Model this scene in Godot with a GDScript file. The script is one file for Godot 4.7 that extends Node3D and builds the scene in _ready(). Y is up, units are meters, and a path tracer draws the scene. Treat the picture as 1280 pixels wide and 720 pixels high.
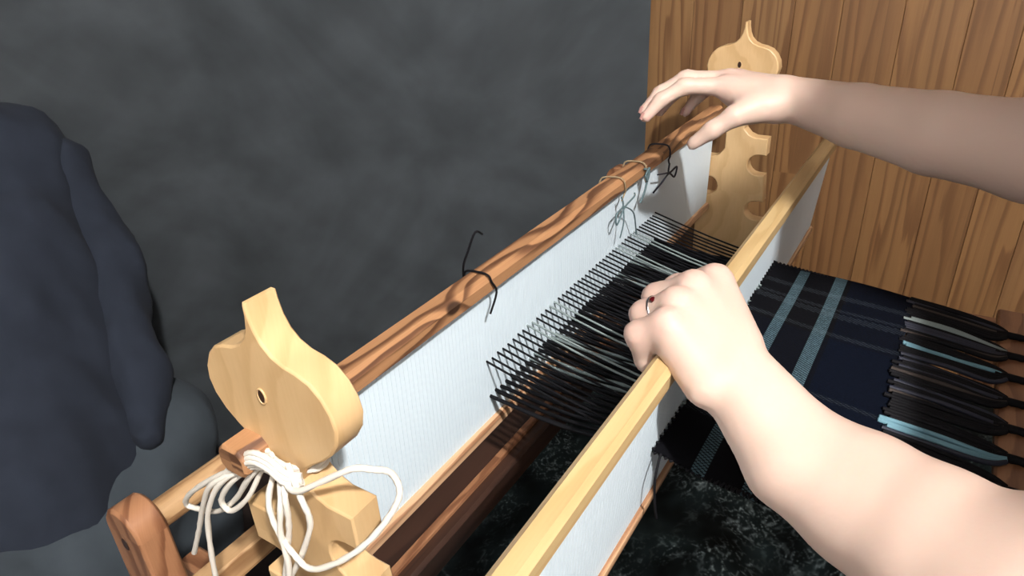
extends Node3D
# A table loom seen from above: x runs along its width, y is up, z runs with the warp towards the weaver.
# The camera stands at the origin; the floor lies 1.25 m below it.

var used := {}
var M := {}

func V(x: float, y: float, z: float) -> Vector3:
	return Vector3(x, y, z)

# ---------------------------------------------------------------- naming
func numbered(called: String) -> String:
	var k: int = used.get(called, -1) + 1
	used[called] = k
	return called if k == 0 else "%s_%03d" % [called, k]

func thing(called: String, label: String, category: String, at := Vector3.ZERO, group := "") -> Node3D:
	var o := Node3D.new()
	o.name = numbered(called)
	add_child(o)
	o.position = at
	return tag(o, label, category, group)

func tag(o: Node3D, label: String, category: String, group := "") -> Node3D:
	o.set_meta("label", label)
	o.set_meta("category", category)
	if group != "":
		o.set_meta("group", group)
	return o

func put(called: String, mesh: Mesh, m: Material, parent: Node = self, at := Vector3.ZERO) -> MeshInstance3D:
	var o := MeshInstance3D.new()
	o.name = numbered(called) if parent == self else called
	o.mesh = mesh
	o.material_override = m
	o.cast_shadow = GeometryInstance3D.SHADOW_CASTING_SETTING_ON
	parent.add_child(o, true)
	o.position = at
	return o

func struct(called: String, mesh: Mesh, m: Material, at := Vector3.ZERO) -> MeshInstance3D:
	var o := put(called, mesh, m, self, at)
	o.set_meta("kind", "structure")
	return o

# ---------------------------------------------------------------- meshes
class Mb:
	var v := PackedVector3Array()
	var n := PackedVector3Array()
	var uv := PackedVector2Array()
	var col := PackedColorArray()
	var has_col := false
	func tri(a: Vector3, b: Vector3, c: Vector3, na: Vector3, nb: Vector3, nc: Vector3, ua := Vector2.ZERO, ub := Vector2.ZERO, uc := Vector2.ZERO) -> void:
		if (c - a).cross(b - a).dot(na + nb + nc) < 0.0:
			v.append_array([a, c, b]); n.append_array([na, nc, nb]); uv.append_array([ua, uc, ub])
		else:
			v.append_array([a, b, c]); n.append_array([na, nb, nc]); uv.append_array([ua, ub, uc])
	func quad(a: Vector3, b: Vector3, c: Vector3, d: Vector3, na: Vector3, nb: Vector3, nc: Vector3, nd: Vector3, ua := Vector2.ZERO, ub := Vector2.ZERO, uc := Vector2.ZERO, ud := Vector2.ZERO) -> void:
		tri(a, b, c, na, nb, nc, ua, ub, uc)
		tri(a, c, d, na, nc, nd, ua, uc, ud)
	func box(c: Vector3, s: Vector3, su := 1.0) -> void:
		var h := s * 0.5
		for ax in 3:
			var e := Vector3.ZERO; e[ax] = 1.0
			var f := Vector3.ZERO; f[(ax + 1) % 3] = 1.0
			var g := e.cross(f)
			for sg in [-1.0, 1.0]:
				var o: Vector3 = c + e * h[ax] * sg
				var fa: Vector3 = f * h.dot(f.abs()); var ga: Vector3 = g * h.dot(g.abs())
				var nn: Vector3 = e * sg
				quad(o - fa - ga, o + fa - ga, o + fa + ga, o - fa + ga, nn, nn, nn, nn, Vector2(-fa.length(), -ga.length()) * su, Vector2(fa.length(), -ga.length()) * su, Vector2(fa.length(), ga.length()) * su, Vector2(-fa.length(), ga.length()) * su)
	func done() -> ArrayMesh:
		var a := []
		a.resize(Mesh.ARRAY_MAX)
		a[Mesh.ARRAY_VERTEX] = v; a[Mesh.ARRAY_NORMAL] = n; a[Mesh.ARRAY_TEX_UV] = uv
		if has_col:
			a[Mesh.ARRAY_COLOR] = col
		var m := ArrayMesh.new()
		m.add_surface_from_arrays(Mesh.PRIMITIVE_TRIANGLES, a)
		return m

# chamfered rectangle, a across and b across
func chamfer_rect(a: float, b: float, c: float) -> PackedVector2Array:
	var x := a * 0.5; var y := b * 0.5
	return PackedVector2Array([Vector2(-x + c, -y), Vector2(x - c, -y), Vector2(x, -y + c), Vector2(x, y - c), Vector2(x - c, y), Vector2(-x + c, y), Vector2(-x, y - c), Vector2(-x, -y + c)])

func round_rect(a: float, b: float, r: float, k := 4) -> PackedVector2Array:
	var p := PackedVector2Array()
	for q in 4:
		var cx: float = (a * 0.5 - r) * [1, -1, -1, 1][q]
		var cy: float = (b * 0.5 - r) * [1, 1, -1, -1][q]
		for i in k + 1:
			var t := (q + float(i) / k) * PI * 0.5
			p.append(Vector2(cx + r * cos(t), cy + r * sin(t)))
	return p

# a solid with outline p in the plane (u, w), extruded along e from s0 to s1 with chamfered rims; grain runs along "along": 0 = extrusion, 1 = u, 2 = w
func extrude(p: PackedVector2Array, o: Vector3, e: Vector3, u: Vector3, w: Vector3, s0: float, s1: float, bev := 0.0015, along := 0, off := Vector2.ZERO, smooth_deg := 40.0) -> Mb:
	var mb := Mb.new()
	var k := p.size()
	var area := 0.0
	for i in k:
		area += p[i].cross(p[(i + 1) % k])
	if area < 0.0:
		p = p.duplicate(); p.reverse()
	var en := []          # outward edge normals
	var per := [0.0]
	for i in k:
		var d := p[(i + 1) % k] - p[i]
		en.append(Vector2(d.y, -d.x).normalized())
		per.append(per[i] + d.length())
	var ins := PackedVector2Array()
	for i in k:
		var m: Vector2 = (en[i] + en[(i + k - 1) % k])
		m = m / maxf(0.4, m.length_squared()) * 2.0
		ins.append(p[i] - m * bev)
	var lim := cos(deg_to_rad(smooth_deg))
	for i in k:
		var j := (i + 1) % k
		var ni: Vector2 = en[i]; var nj: Vector2 = en[i]
		if en[i].dot(en[(i + k - 1) % k]) > lim: ni = (en[i] + en[(i + k - 1) % k]).normalized()
		if en[i].dot(en[j]) > lim: nj = (en[i] + en[j]).normalized()
		var n3i := u * ni.x + w * ni.y
		var n3j := u * nj.x + w * nj.y
		var P := func(q: Vector2, s: float) -> Vector3: return o + u * q.x + w * q.y + e * s
		var T := func(q: Vector2, s: float, pr: float) -> Vector2:
			if along == 0: return Vector2(s, pr) + off
			if along == 1: return Vector2(q.x, q.y + s) + off
			return Vector2(q.y, q.x + s) + off
		mb.quad(P.call(p[i], s0 + bev), P.call(p[j], s0 + bev), P.call(p[j], s1 - bev), P.call(p[i], s1 - bev), n3i, n3j, n3j, n3i,
			T.call(p[i], s0, per[i]), T.call(p[j], s0, per[i + 1]), T.call(p[j], s1, per[i + 1]), T.call(p[i], s1, per[i]))
		for sd in [0, 1]:
			var sa: float = (s0 + bev) if sd == 0 else (s1 - bev)
			var sb: float = s0 if sd == 0 else s1
			var ee := -e if sd == 0 else e
			mb.quad(P.call(p[i], sa), P.call(p[j], sa), P.call(ins[j], sb), P.call(ins[i], sb), (n3i + ee * 0.6).normalized(), (n3j + ee * 0.6).normalized(), (n3j * 0.5 + ee).normalized(), (n3i * 0.5 + ee).normalized(),
				T.call(p[i], sa, per[i]), T.call(p[j], sa, per[i + 1]), T.call(ins[j], sb, per[i + 1]), T.call(ins[i], sb, per[i]))
	var ids := Geometry2D.triangulate_polygon(ins)
	for t in range(0, ids.size(), 3):
		for sd in [0, 1]:
			var s: float = s0 if sd == 0 else s1
			var ee := -e if sd == 0 else e
			var q := []
			var uu := []
			for c in 3:
				var a: Vector2 = ins[ids[t + c]]
				q.append(o + u * a.x + w * a.y + e * s)
				uu.append((Vector2(a.y, a.x) if along == 2 else Vector2(a.x, a.y)) + off)
			mb.tri(q[0], q[1], q[2], ee, ee, ee, uu[0], uu[1], uu[2])
	return mb

func bar_x(sec: PackedVector2Array, c: Vector3, x0: float, x1: float, bev := 0.0015, off := Vector2.ZERO) -> ArrayMesh:   # section is (z, y)
	return extrude(sec, c, Vector3.RIGHT, Vector3.BACK, Vector3.UP, x0, x1, bev, 0, off).done()

func spline(pts: Array, step: int) -> PackedVector3Array:
	var r := PackedVector3Array()
	for i in pts.size() - 1:
		var a: Vector3 = pts[maxi(i - 1, 0)]; var b: Vector3 = pts[i]; var c: Vector3 = pts[i + 1]; var d: Vector3 = pts[mini(i + 2, pts.size() - 1)]
		for s in step:
			r.append(b.cubic_interpolate(c, a, d, float(s) / step))
	r.append(pts[-1])
	return r

# a tube along path; lobes > 0 twists a lobed (plied) section along it
func tube(mb: Mb, path: PackedVector3Array, rad: float, sides := 6, lobes := 0, pitch := 0.012, rad1 := -1.0) -> void:
	var rings := []
	var norms := []
	var up := Vector3.UP
	var dist := 0.0
	var d0 := (path[1] - path[0]).normalized()
	if absf(d0.dot(up)) > 0.9: up = Vector3.RIGHT
	var nx := (up - d0 * d0.dot(up)).normalized()
	for i in path.size():
		var d := (path[mini(i + 1, path.size() - 1)] - path[maxi(i - 1, 0)]).normalized()
		nx = (nx - d * d.dot(nx)).normalized()
		var ny := d.cross(nx)
		if i > 0: dist += path[i].distance_to(path[i - 1])
		var ring := []
		var nr := []
		var rr := rad if rad1 < 0.0 else lerpf(rad, rad1, float(i) / (path.size() - 1))
		for s in sides:
			var t := TAU * s / sides
			var q := rr
			if lobes > 0:
				q *= 0.8 + 0.28 * absf(cos(lobes * 0.5 * (t + TAU * dist / pitch)))
			var dir := nx * cos(t) + ny * sin(t)
			ring.append(path[i] + dir * q)
			nr.append(dir)
		rings.append(ring); norms.append(nr)
	for i in rings.size() - 1:
		for s in sides:
			var z := (s + 1) % sides
			mb.quad(rings[i][s], rings[i][z], rings[i + 1][z], rings[i + 1][s], norms[i][s], norms[i][z], norms[i + 1][z], norms[i + 1][s])
	for en in [0, rings.size() - 1]:
		var dd: Vector3 = (path[0] - path[1]).normalized() if en == 0 else (path[-1] - path[-2]).normalized()
		for s in range(1, sides - 1):
			mb.tri(rings[en][0], rings[en][s], rings[en][s + 1], dd, dd, dd)

func yarn(pts: Array, rad: float, sides := 6, lobes := 0, step := 6) -> ArrayMesh:
	var mb := Mb.new()
	tube(mb, spline(pts, step), rad, sides, lobes)
	return mb.done()

# ---------------------------------------------------------------- bodies: smooth union of tapered capsules, meshed as surface nets
# a bone is [group, A, B, ra, rb, k]; group 0 is the trunk that every other group (a finger) joins
func field(p: Vector3, bs: Array, kk: float) -> float:
	var base := 1e3
	var best := 1e3
	var cur := 1e3
	var cg := -1
	for b in bs:
		var ap: Vector3 = p - b[1]
		var ba: Vector3 = b[2]
		var h := clampf(ap.dot(ba) * b[3], 0.0, 1.0)
		var d: float = (ap - ba * h).length() - (b[4] + b[5] * h)
		var g: int = b[0]
		if g == 0:
			var k: float = b[6]
			var t := maxf(k - absf(base - d), 0.0) / k
			base = minf(base, d) - t * t * k * 0.25
		elif g != cg:
			if cg > 0:
				var t2 := maxf(kk - absf(cur - base), 0.0) / kk
				best = minf(best, minf(cur, base) - t2 * t2 * kk * 0.25)
			cg = g
			cur = d
		else:
			var k3: float = b[6]
			var t3 := maxf(k3 - absf(cur - d), 0.0) / k3
			cur = minf(cur, d) - t3 * t3 * k3 * 0.25
	if cg > 0:
		var t4 := maxf(kk - absf(cur - base), 0.0) / kk
		best = minf(best, minf(cur, base) - t4 * t4 * kk * 0.25)
	return minf(best, base)

func key(x: int, y: int, z: int) -> int:
	return ((x + 4096) * 8192 + (y + 4096)) * 8192 + (z + 4096)

func body(bones: Array, cell: float, kk := 0.008, tint = null, mb: Mb = null, wobble: FastNoiseLite = null, wamp := 0.0) -> Mb:
	if mb == null: mb = Mb.new()
	var bs := []
	for b in bones:
		var ba: Vector3 = b[2] - b[1]
		bs.append([b[0], b[1], ba, 1.0 / maxf(ba.length_squared(), 1e-9), b[3], b[4] - b[3], b[5]])
	bs.sort_custom(func(a, b): return a[0] < b[0])
	var N := 6
	var kmax := kk
	for b in bones: kmax = maxf(kmax, b[5])
	var bw := N * cell
	var blocks := {}
	for b in bones:
		var L: float = (b[2] - b[1]).length()
		var steps := int(L / bw) + 1
		for s in steps + 1:
			var c: Vector3 = b[1].lerp(b[2], float(s) / steps)
			var r: float = maxf(b[3], b[4]) + bw + 0.01
			var lo := Vector3i(((c - Vector3.ONE * r) / bw).floor())
			var hi := Vector3i(((c + Vector3.ONE * r) / bw).floor())
			for x in range(lo.x, hi.x + 1):
				for y in range(lo.y, hi.y + 1):
					for z in range(lo.z, hi.z + 1):
						blocks[Vector3i(x, y, z)] = true
	var vid := {}
	var pos := PackedVector3Array()
	var quads := []
	var half := bw * 0.87
	for bk in blocks:
		var c := (Vector3(bk) + Vector3.ONE * 0.5) * bw
		var fc := field(c, bs, kk)
		if absf(fc) > half + 0.012 + kmax * 0.3 + wamp: continue
		var near := []
		for b in bs:
			var ap: Vector3 = c - b[1]
			var h := clampf(ap.dot(b[2]) * b[3], 0.0, 1.0)
			if (ap - b[2] * h).length() - (b[4] + b[5] * h) < half + 0.02 + maxf(kmax, wamp * 1.5): near.append(b)
		if near.is_empty(): continue
		var S := N + 1
		var val := PackedFloat32Array()
		val.resize(S * S * S)
		var o: Vector3i = bk * N
		var i := 0
		for x in S:
			for y in S:
				for z in S:
					var p := Vector3(o.x + x, o.y + y, o.z + z) * cell
					val[i] = field(p, near, kk)
					if wobble: val[i] += wobble.get_noise_3d(p.x, p.y * 0.45, p.z) * wamp
					i += 1
		for x in N:
			for y in N:
				for z in N:
					var b0 := (x * S + y) * S + z
					var sum := Vector3.ZERO
					var cnt := 0
					var v0 := val[b0]
					# the twelve edges of the cell
					for ax in 3:
						var da := [S * S, S, 1][ax] as int
						var d1 := [S, 1, S * S][ax] as int
						var d2 := [1, S * S, S][ax] as int
						for q in 4:
							var st := b0 + (d1 if q & 1 else 0) + (d2 if q & 2 else 0)
							var fa := val[st]; var fb := val[st + da]
							if (fa < 0.0) != (fb < 0.0):
								var e := Vector3.ZERO
								e[ax] = fa / (fa - fb)
								if q & 1: e[(ax + 1) % 3] += 1.0
								if q & 2: e[(ax + 2) % 3] += 1.0
								sum += e
								cnt += 1
								if q == 0:
									quads.append([o.x + x, o.y + y, o.z + z, ax, fa < 0.0])
					if cnt > 0:
						vid[key(o.x + x, o.y + y, o.z + z)] = pos.size()
						pos.append((Vector3(o.x + x, o.y + y, o.z + z) + sum / cnt) * cell)
	var nor := PackedVector3Array()
	nor.resize(pos.size())
	var faces := []
	for q in quads:
		var k4 := []
		var a1: int = (q[3] + 1) % 3
		var a2: int = (q[3] + 2) % 3
		var ok := true
		for s in [[0, 0], [-1, 0], [-1, -1], [0, -1]]:
			var cc := [q[0], q[1], q[2]]
			cc[a1] += s[0]; cc[a2] += s[1]
			var kq := key(cc[0], cc[1], cc[2])
			if not vid.has(kq):
				ok = false
				break
			k4.append(vid[kq])
		if not ok: continue
		if not q[4]: k4.reverse()
		faces.append(k4)
		var fn := (pos[k4[2]] - pos[k4[0]]).cross(pos[k4[3]] - pos[k4[1]])
		for s in k4: nor[s] += fn
	# point the normals outwards
	if faces.size() > 0:
		var top := 0
		for i2 in pos.size():
			if pos[i2].y > pos[top].y: top = i2
		var sg := 1.0 if nor[top].y > 0.0 else -1.0
		for i3 in nor.size(): nor[i3] = nor[i3].normalized() * sg
	var cols := PackedColorArray()
	if tint != null:
		mb.has_col = true
		for p in pos: cols.append(tint.call(p))
	for f in faces:
		for t in [[0, 1, 2], [0, 2, 3]]:
			var a: int = f[t[0]]; var b: int = f[t[1]]; var c2: int = f[t[2]]
			if (pos[c2] - pos[a]).cross(pos[b] - pos[a]).dot(nor[a] + nor[b] + nor[c2]) < 0.0:
				var sw := b; b = c2; c2 = sw
			for s in [a, b, c2]:
				mb.v.append(pos[s]); mb.n.append(nor[s]); mb.uv.append(Vector2(pos[s].x, pos[s].z))
				if mb.has_col: mb.col.append(cols[s])
	return mb

# ---------------------------------------------------------------- textures and materials
func noise(sd: int, freq: float, oct := 3) -> FastNoiseLite:
	var n := FastNoiseLite.new()
	n.seed = sd
	n.noise_type = FastNoiseLite.TYPE_SIMPLEX_SMOOTH
	n.frequency = freq
	n.fractal_octaves = oct
	return n

func image_tex(w: int, h: int, f: Callable) -> ImageTexture:
	var d := PackedByteArray()
	d.resize(w * h * 3)
	var i := 0
	for y in h:
		for x in w:
			var c: Color = f.call(x, y)
			d[i] = int(clampf(c.r, 0, 1) * 255.0); d[i + 1] = int(clampf(c.g, 0, 1) * 255.0); d[i + 2] = int(clampf(c.b, 0, 1) * 255.0)
			i += 3
	var im := Image.create_from_data(w, h, false, Image.FORMAT_RGB8, d)
	im.generate_mipmaps()
	return ImageTexture.create_from_image(im)

# grain: rings per texture height, warp of the rings, weight of the dark late wood; the texture spans ul x vl metres
func wood(sd: int, light: Color, dark: Color, rings: float, warp: float, amount: float, ul: float, vl: float, rough := 0.5, w := 1024, h := 256, knots := []) -> StandardMaterial3D:
	var a := noise(sd, 1.0, 2)
	var b := noise(sd + 7, 1.0, 3)
	var g := noise(sd + 13, 1.0, 2)
	var f := func(x: int, y: int) -> Color:
		var u := float(x) / w; var v := float(y) / h
		var q := v
		var kd := 0.0
		for k in knots:
			var dx: float = (u - k[0]) * ul / vl; var dy: float = v - k[1]
			var rr: float = sqrt(dx * dx * 0.35 + dy * dy) / k[2]
			q += signf(dy) * k[2] * 1.2 * exp(-rr * rr * 0.5)
			kd = maxf(kd, smoothstep(1.0, 0.55, rr * 1.5))
		var t := q * rings + warp * a.get_noise_2d(u * 2.6, q * 1.6) + 0.16 * b.get_noise_2d(u * 9.0, q * 9.0)
		var s := t - floorf(t)
		var late := smoothstep(0.35, 0.86, s) * (1.0 - smoothstep(0.9, 1.0, s))
		var fib := 0.5 + 0.5 * g.get_noise_2d(u * 14.0, v * 90.0)
		var tone := 0.5 + 0.5 * b.get_noise_2d(u * 1.5 + 30.0, v * 2.0)
		var c := light.lerp(dark, clampf(late * amount * (0.55 + 0.7 * tone) + (fib - 0.5) * 0.22 + 0.03, 0.0, 1.0))
		c = c * (0.93 + 0.14 * tone)
		return c.lerp(dark * 0.55, kd * 0.85)
	var m := StandardMaterial3D.new()
	m.albedo_texture = image_tex(w, h, f)
	m.uv1_scale = Vector3(1.0 / ul, 1.0 / vl, 1.0)
	m.roughness = rough
	return m

func plain(c: Color, rough := 0.8, metal := 0.0) -> StandardMaterial3D:
	var m := StandardMaterial3D.new()
	m.albedo_color = c
	m.roughness = rough
	m.metallic = metal
	return m

func mottled(sd: int, c0: Color, c1: Color, scale_m: float, rough := 0.95, bump := 0.4) -> StandardMaterial3D:
	var a := noise(sd, 1.0, 4)
	var f := func(x: int, y: int) -> Color:
		var u := TAU * x / 256.0; var v := TAU * y / 256.0
		# a torus of noise, so that it tiles
		var n := 0.5 + 0.62 * a.get_noise_3d(cos(u) * 1.2 + cos(v) * 0.9, sin(u) * 1.2 + 4.0, sin(v) * 1.2 + cos(v + u) * 0.3)
		return c0.lerp(c1, clampf(n, 0, 1))
	var m := StandardMaterial3D.new()
	m.albedo_texture = image_tex(256, 256, f)
	m.uv1_triplanar = true
	m.uv1_scale = Vector3.ONE / scale_m
	m.roughness = rough
	return m

func materials() -> void:
	M.pine_bar = wood(3, Color(0.66, 0.49, 0.345), Color(0.27, 0.165, 0.11), 5.2, 1.5, 0.8, 0.9, 0.11, 0.45, 1024, 256, [[0.62, 0.75, 0.13], [0.45, 0.3, 0.1]])
	M.pale_bar = wood(11, Color(0.78, 0.675, 0.49), Color(0.69, 0.56, 0.375), 4.0, 0.8, 0.5, 0.9, 0.10, 0.42, 1024, 128)
	M.plate = wood(21, Color(0.82, 0.69, 0.51), Color(0.71, 0.56, 0.38), 9.0, 1.0, 0.35, 0.45, 0.30, 0.42, 512, 256)
	M.lower_bar = wood(31, Color(0.80, 0.65, 0.51), Color(0.50, 0.34, 0.235), 5.0, 0.5, 0.75, 0.9, 0.06, 0.5, 512, 128)
	M.frame = wood(41, Color(0.60, 0.43, 0.31), Color(0.36, 0.215, 0.14), 6.0, 0.8, 0.6, 0.5, 0.14, 0.4, 512, 256)
	M.rod = wood(45, Color(0.74, 0.60, 0.44), Color(0.50, 0.35, 0.22), 4.0, 1.1, 0.6, 0.5, 0.10, 0.45, 512, 128)
	M.beam = wood(51, Color(0.24, 0.16, 0.125), Color(0.12, 0.075, 0.06), 5.0, 0.6, 0.5, 0.9, 0.12, 0.4, 512, 128)
	M.planks = []
	for k in 4:
		M.planks.append(wood(60 + k * 5, [Color(0.51, 0.385, 0.25), Color(0.475, 0.35, 0.225), Color(0.49, 0.36, 0.225), Color(0.455, 0.33, 0.205)][k], Color(0.33, 0.215, 0.125), [3.2, 4.5, 3.6, 5.0][k], [1.6, 0.5, 1.1, 0.8][k], 0.62, 1.9, 0.11, 0.5, 1024, 128,
			[[[0.64, 0.62, 0.09]], [], [[0.57, 0.4, 0.1], [0.2, 0.6, 0.12]], [[0.41, 0.5, 0.1]]][k]))
	M.plank_gap = plain(Color(0.16, 0.09, 0.05), 0.8)
	M.reed = plain(Color(0.86, 0.92, 0.96), 0.4)
	M.black_yarn = plain(Color(0.07, 0.07, 0.085), 0.7)
	M.black_yarn.metallic_specular = 0.25
	M.navy_yarn = plain(Color(0.09, 0.11, 0.18), 0.65)
	M.pale_yarn = plain(Color(0.50, 0.55, 0.55), 0.75)
	M.teal_yarn = plain(Color(0.40, 0.56, 0.62), 0.75)
	M.brown_yarn = plain(Color(0.20, 0.165, 0.15), 0.75)
	M.beige_yarn = plain(Color(0.56, 0.49, 0.38), 0.8)
	M.grey_yarn = plain(Color(0.33, 0.41, 0.43), 0.8)
	M.white_yarn = plain(Color(0.86, 0.84, 0.80), 0.9)
	M.backdrop = mottled(5, Color(0.165, 0.185, 0.20), Color(0.275, 0.30, 0.32), 0.9)
	M.navy = mottled(8, Color(0.085, 0.115, 0.165), Color(0.125, 0.155, 0.21), 0.35)
	M.slate = mottled(9, Color(0.20, 0.235, 0.265), Color(0.25, 0.285, 0.315), 0.4)
	M.wallpaint = plain(Color(0.55, 0.54, 0.53), 0.9)
	M.floorwood = wood(95, Color(0.20, 0.16, 0.15), Color(0.12, 0.09, 0.09), 6.0, 0.6, 0.5, 1.6, 0.2, 0.5, 512, 128)
	M.skin = StandardMaterial3D.new()
	M.skin.vertex_color_use_as_albedo = true
	M.skin.roughness = 0.5
	M.skin.subsurf_scatter_enabled = true
	M.skin.subsurf_scatter_strength = 0.12
	var pores := NoiseTexture2D.new()
	pores.width = 256; pores.height = 256; pores.seamless = true; pores.as_normal_map = true; pores.bump_strength = 1.2
	pores.noise = noise(71, 0.05, 3)
	M.skin.normal_enabled = true
	M.skin.normal_texture = pores
	M.skin.normal_scale = 0.25
	M.skin.uv1_triplanar = true
	M.skin.uv1_scale = Vector3.ONE * 28.0
	M.nail = plain(Color(0.74, 0.56, 0.53), 0.3)
	M.silver = plain(Color(0.75, 0.74, 0.76), 0.25, 1.0)
	M.garnet = plain(Color(0.28, 0.03, 0.06), 0.1)
	M.shirt = plain(Color(0.05, 0.055, 0.07), 0.95)
	M.hair = plain(Color(0.22, 0.13, 0.08), 0.6)
	# woven plaid: u over x, v over z; every thread crossing is one cell
	var wn := noise(81, 0.9, 2)
	var warp_col := func(x: float) -> Color:
		for s in [[0.075, 0.004], [0.088, 0.003], [0.152, 0.003], [0.275, 0.004], [0.318, 0.006], [0.331, 0.003], [0.362, 0.005]]:
			if absf(x - s[0]) < s[1]: return Color(0.20, 0.22, 0.24)
		if x > 0.10 and x < 0.265: return Color(0.045, 0.065, 0.115)
		return Color(0.055, 0.055, 0.07)
	var weft_col := func(z: float) -> Color:
		if absf(z - 0.035) < 0.0055 or absf(z - 0.075) < 0.0065: return Color(0.31, 0.40, 0.44)
		if z > 0.086: return Color(0.045, 0.068, 0.12)
		return Color(0.055, 0.058, 0.075)
	var cloth := func(x: int, y: int) -> Color:
		var i := x / 3; var j := y / 3
		var xx := 0.41 * x / 1024.0; var zz := 0.155 * y / 384.0
		var c: Color = warp_col.call(xx) if (i + j / 2) % 3 == 0 else weft_col.call(zz)
		return c * (0.86 + 0.25 * wn.get_noise_2d(i, j))
	M.cloth = StandardMaterial3D.new()
	M.cloth.albedo_texture = image_tex(1024, 384, cloth)
	M.cloth.roughness = 0.95
	M.cloth.metallic_specular = 0.15
	# dark fabric printed with pale crackled veins
	var va := noise(91, 1.0, 3)
	var vb := noise(92, 1.0, 2)
	var veins := func(x: int, y: int) -> Color:
		var u := x / 512.0 * 14.0; var v := y / 512.0 * 14.0
		var wx := va.get_noise_2d(u * 1.3, v * 1.3) * 0.9; var wy := va.get_noise_2d(u * 1.3 + 40.0, v * 1.3) * 0.9
		var r1 := absf(vb.get_noise_2d(u * 0.9 + wx, v * 2.2 + wy))
		var r2 := absf(vb.get_noise_2d(u * 2.3 + wy + 20.0, v * 3.4 + wx))
		var mask := clampf(0.35 + 1.7 * va.get_noise_2d(u * 0.5 + 9.0, v * 0.5), 0.0, 1.0)
		var k := (pow(clampf(1.0 - r1 * 7.0, 0, 1), 1.5) * 0.8 + pow(clampf(1.0 - r2 * 7.0, 0, 1), 2.0) * 0.6) * mask
		var glow := clampf(0.5 + 0.9 * va.get_noise_2d(u * 0.7, v * 0.9 + 70.0), 0, 1)
		return Color(0.08, 0.095, 0.10).lerp(Color(0.19, 0.24, 0.25), glow).lerp(Color(0.74, 0.82, 0.84), clampf(k, 0, 1))
	M.veined = StandardMaterial3D.new()
	M.veined.metallic_specular = 0.2
	M.veined.albedo_texture = image_tex(512, 512, veins)
	M.veined.roughness = 0.9

# ---------------------------------------------------------------- pieces of the loom
# heddle support: an onion-shaped finial on a waist, below it a post with open notches on both edges; outline in (z, y) from the tip
func heddle_post(parent: Node, at: Vector3, drop: float, bottom: float) -> void:
	var r := []
	for p in [[0.0016, 0.0], [0.0022, -0.008], [0.0042, -0.017], [0.008, -0.025], [0.0145, -0.0315], [0.023, -0.0355], [0.033, -0.0375], [0.043, -0.0415], [0.051, -0.049], [0.0565, -0.059], [0.0585, -0.070], [0.056, -0.081], [0.049, -0.092], [0.039, -0.101], [0.029, -0.108], [0.0195, -0.116], [0.0155, -0.126]]:
		r.append(Vector2(p[0], p[1]))
	var right := r.duplicate()
	var left := []
	for p in r: left.append(Vector2(-p.x, p.y))
	var y := -0.126 - drop
	right.append(Vector2(0.0155, y))
	# right edge: prong, U notch, post
	var notch := func(out: Array, sg: float, edge: float, inner: float, y0: float, y1: float) -> void:
		var rr := (y0 - y1) * 0.5
		out.append(Vector2(sg * edge, y0))
		for i in 9:
			var t := PI * 0.5 - PI * i / 8.0
			out.append(Vector2(sg * (inner + rr - rr * cos(t)), (y0 + y1) * 0.5 + rr * sin(t)))
		out.append(Vector2(sg * edge, y1))
	right.append(Vector2(0.024, y - 0.009))
	right.append(Vector2(0.034, y - 0.013))
	right.append(Vector2(0.056, y - 0.013))
	notch.call(right, 1.0, 0.056, 0.026, y - 0.042, y - 0.078)
	notch.call(right, 1.0, 0.06, 0.03, y - 0.125, y - 0.16)
	right.append(Vector2(0.06, bottom))
	left.append(Vector2(-0.0155, y - 0.036))
	left.append(Vector2(-0.024, y - 0.049))
	left.append(Vector2(-0.034, y - 0.053))
	left.append(Vector2(-0.058, y - 0.053))
	notch.call(left, -1.0, 0.058, 0.022, y - 0.09, y - 0.124)
	left.append(Vector2(-0.058, bottom))
	left.reverse()
	var poly := PackedVector2Array(right + left)
	var o := put("heddle_post", extrude(poly, Vector3.ZERO, Vector3.RIGHT, Vector3.BACK, Vector3.UP, 0.0, 0.024, 0.0016, 2, Vector2(at.x, 0.07)).done(), M.plate, parent, at)
	# the little hole: a rim and a dark disc painted as its shade
	var ring := Mb.new()
	var pts := PackedVector3Array()
	for i in 17:
		pts.append(Vector3(-0.0004, -0.066 + 0.0055 * sin(TAU * i / 16.0), -0.004 + 0.0036 * cos(TAU * i / 16.0)))
	tube(ring, pts, 0.0008, 5)
	put("hole_rim", ring.done(), M.plate, o)
	put("hole_shade", extrude(round_rect(0.0068, 0.0105, 0.0033), Vector3(-0.0006, -0.066, -0.004), Vector3.RIGHT, Vector3.BACK, Vector3.UP, 0.0, 0.001, 0.0001).done(), M.beam, o)

func make_heddle(called: String, label: String, at: Vector3, x0: float, x1: float, r0: float, r1: float, tilt: float, sec: PackedVector2Array, low: PackedVector2Array, depth: float, mat: Material, lowmat: Material) -> Node3D:
	var t := thing(called, label, "heddle", at)
	t.rotation.x = tilt
	put("top_bar", bar_x(sec, Vector3.ZERO, x0, x1, 0.002), mat, t)
	put("bottom_bar", bar_x(low, Vector3(0, -depth, 0), r0, r1, 0.0015), lowmat, t)
	# the reed: upright plastic slats with a slot between neighbours and an eye strip half way
	var mb := Mb.new()
	var pitch := 0.0052
	var n := int((r1 - r0) / pitch)
	for i in n:
		mb.box(Vector3(r0 + (i + 0.5) * pitch, -depth * 0.5, 0), Vector3(pitch - 0.0005, depth - 0.012, 0.0020))
	mb.box(Vector3((r0 + r1) * 0.5, -depth * 0.5, -0.0002), Vector3(r1 - r0, depth - 0.012, 0.0014))
	put("reed", mb.done(), M.reed, t)
	return t

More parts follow.
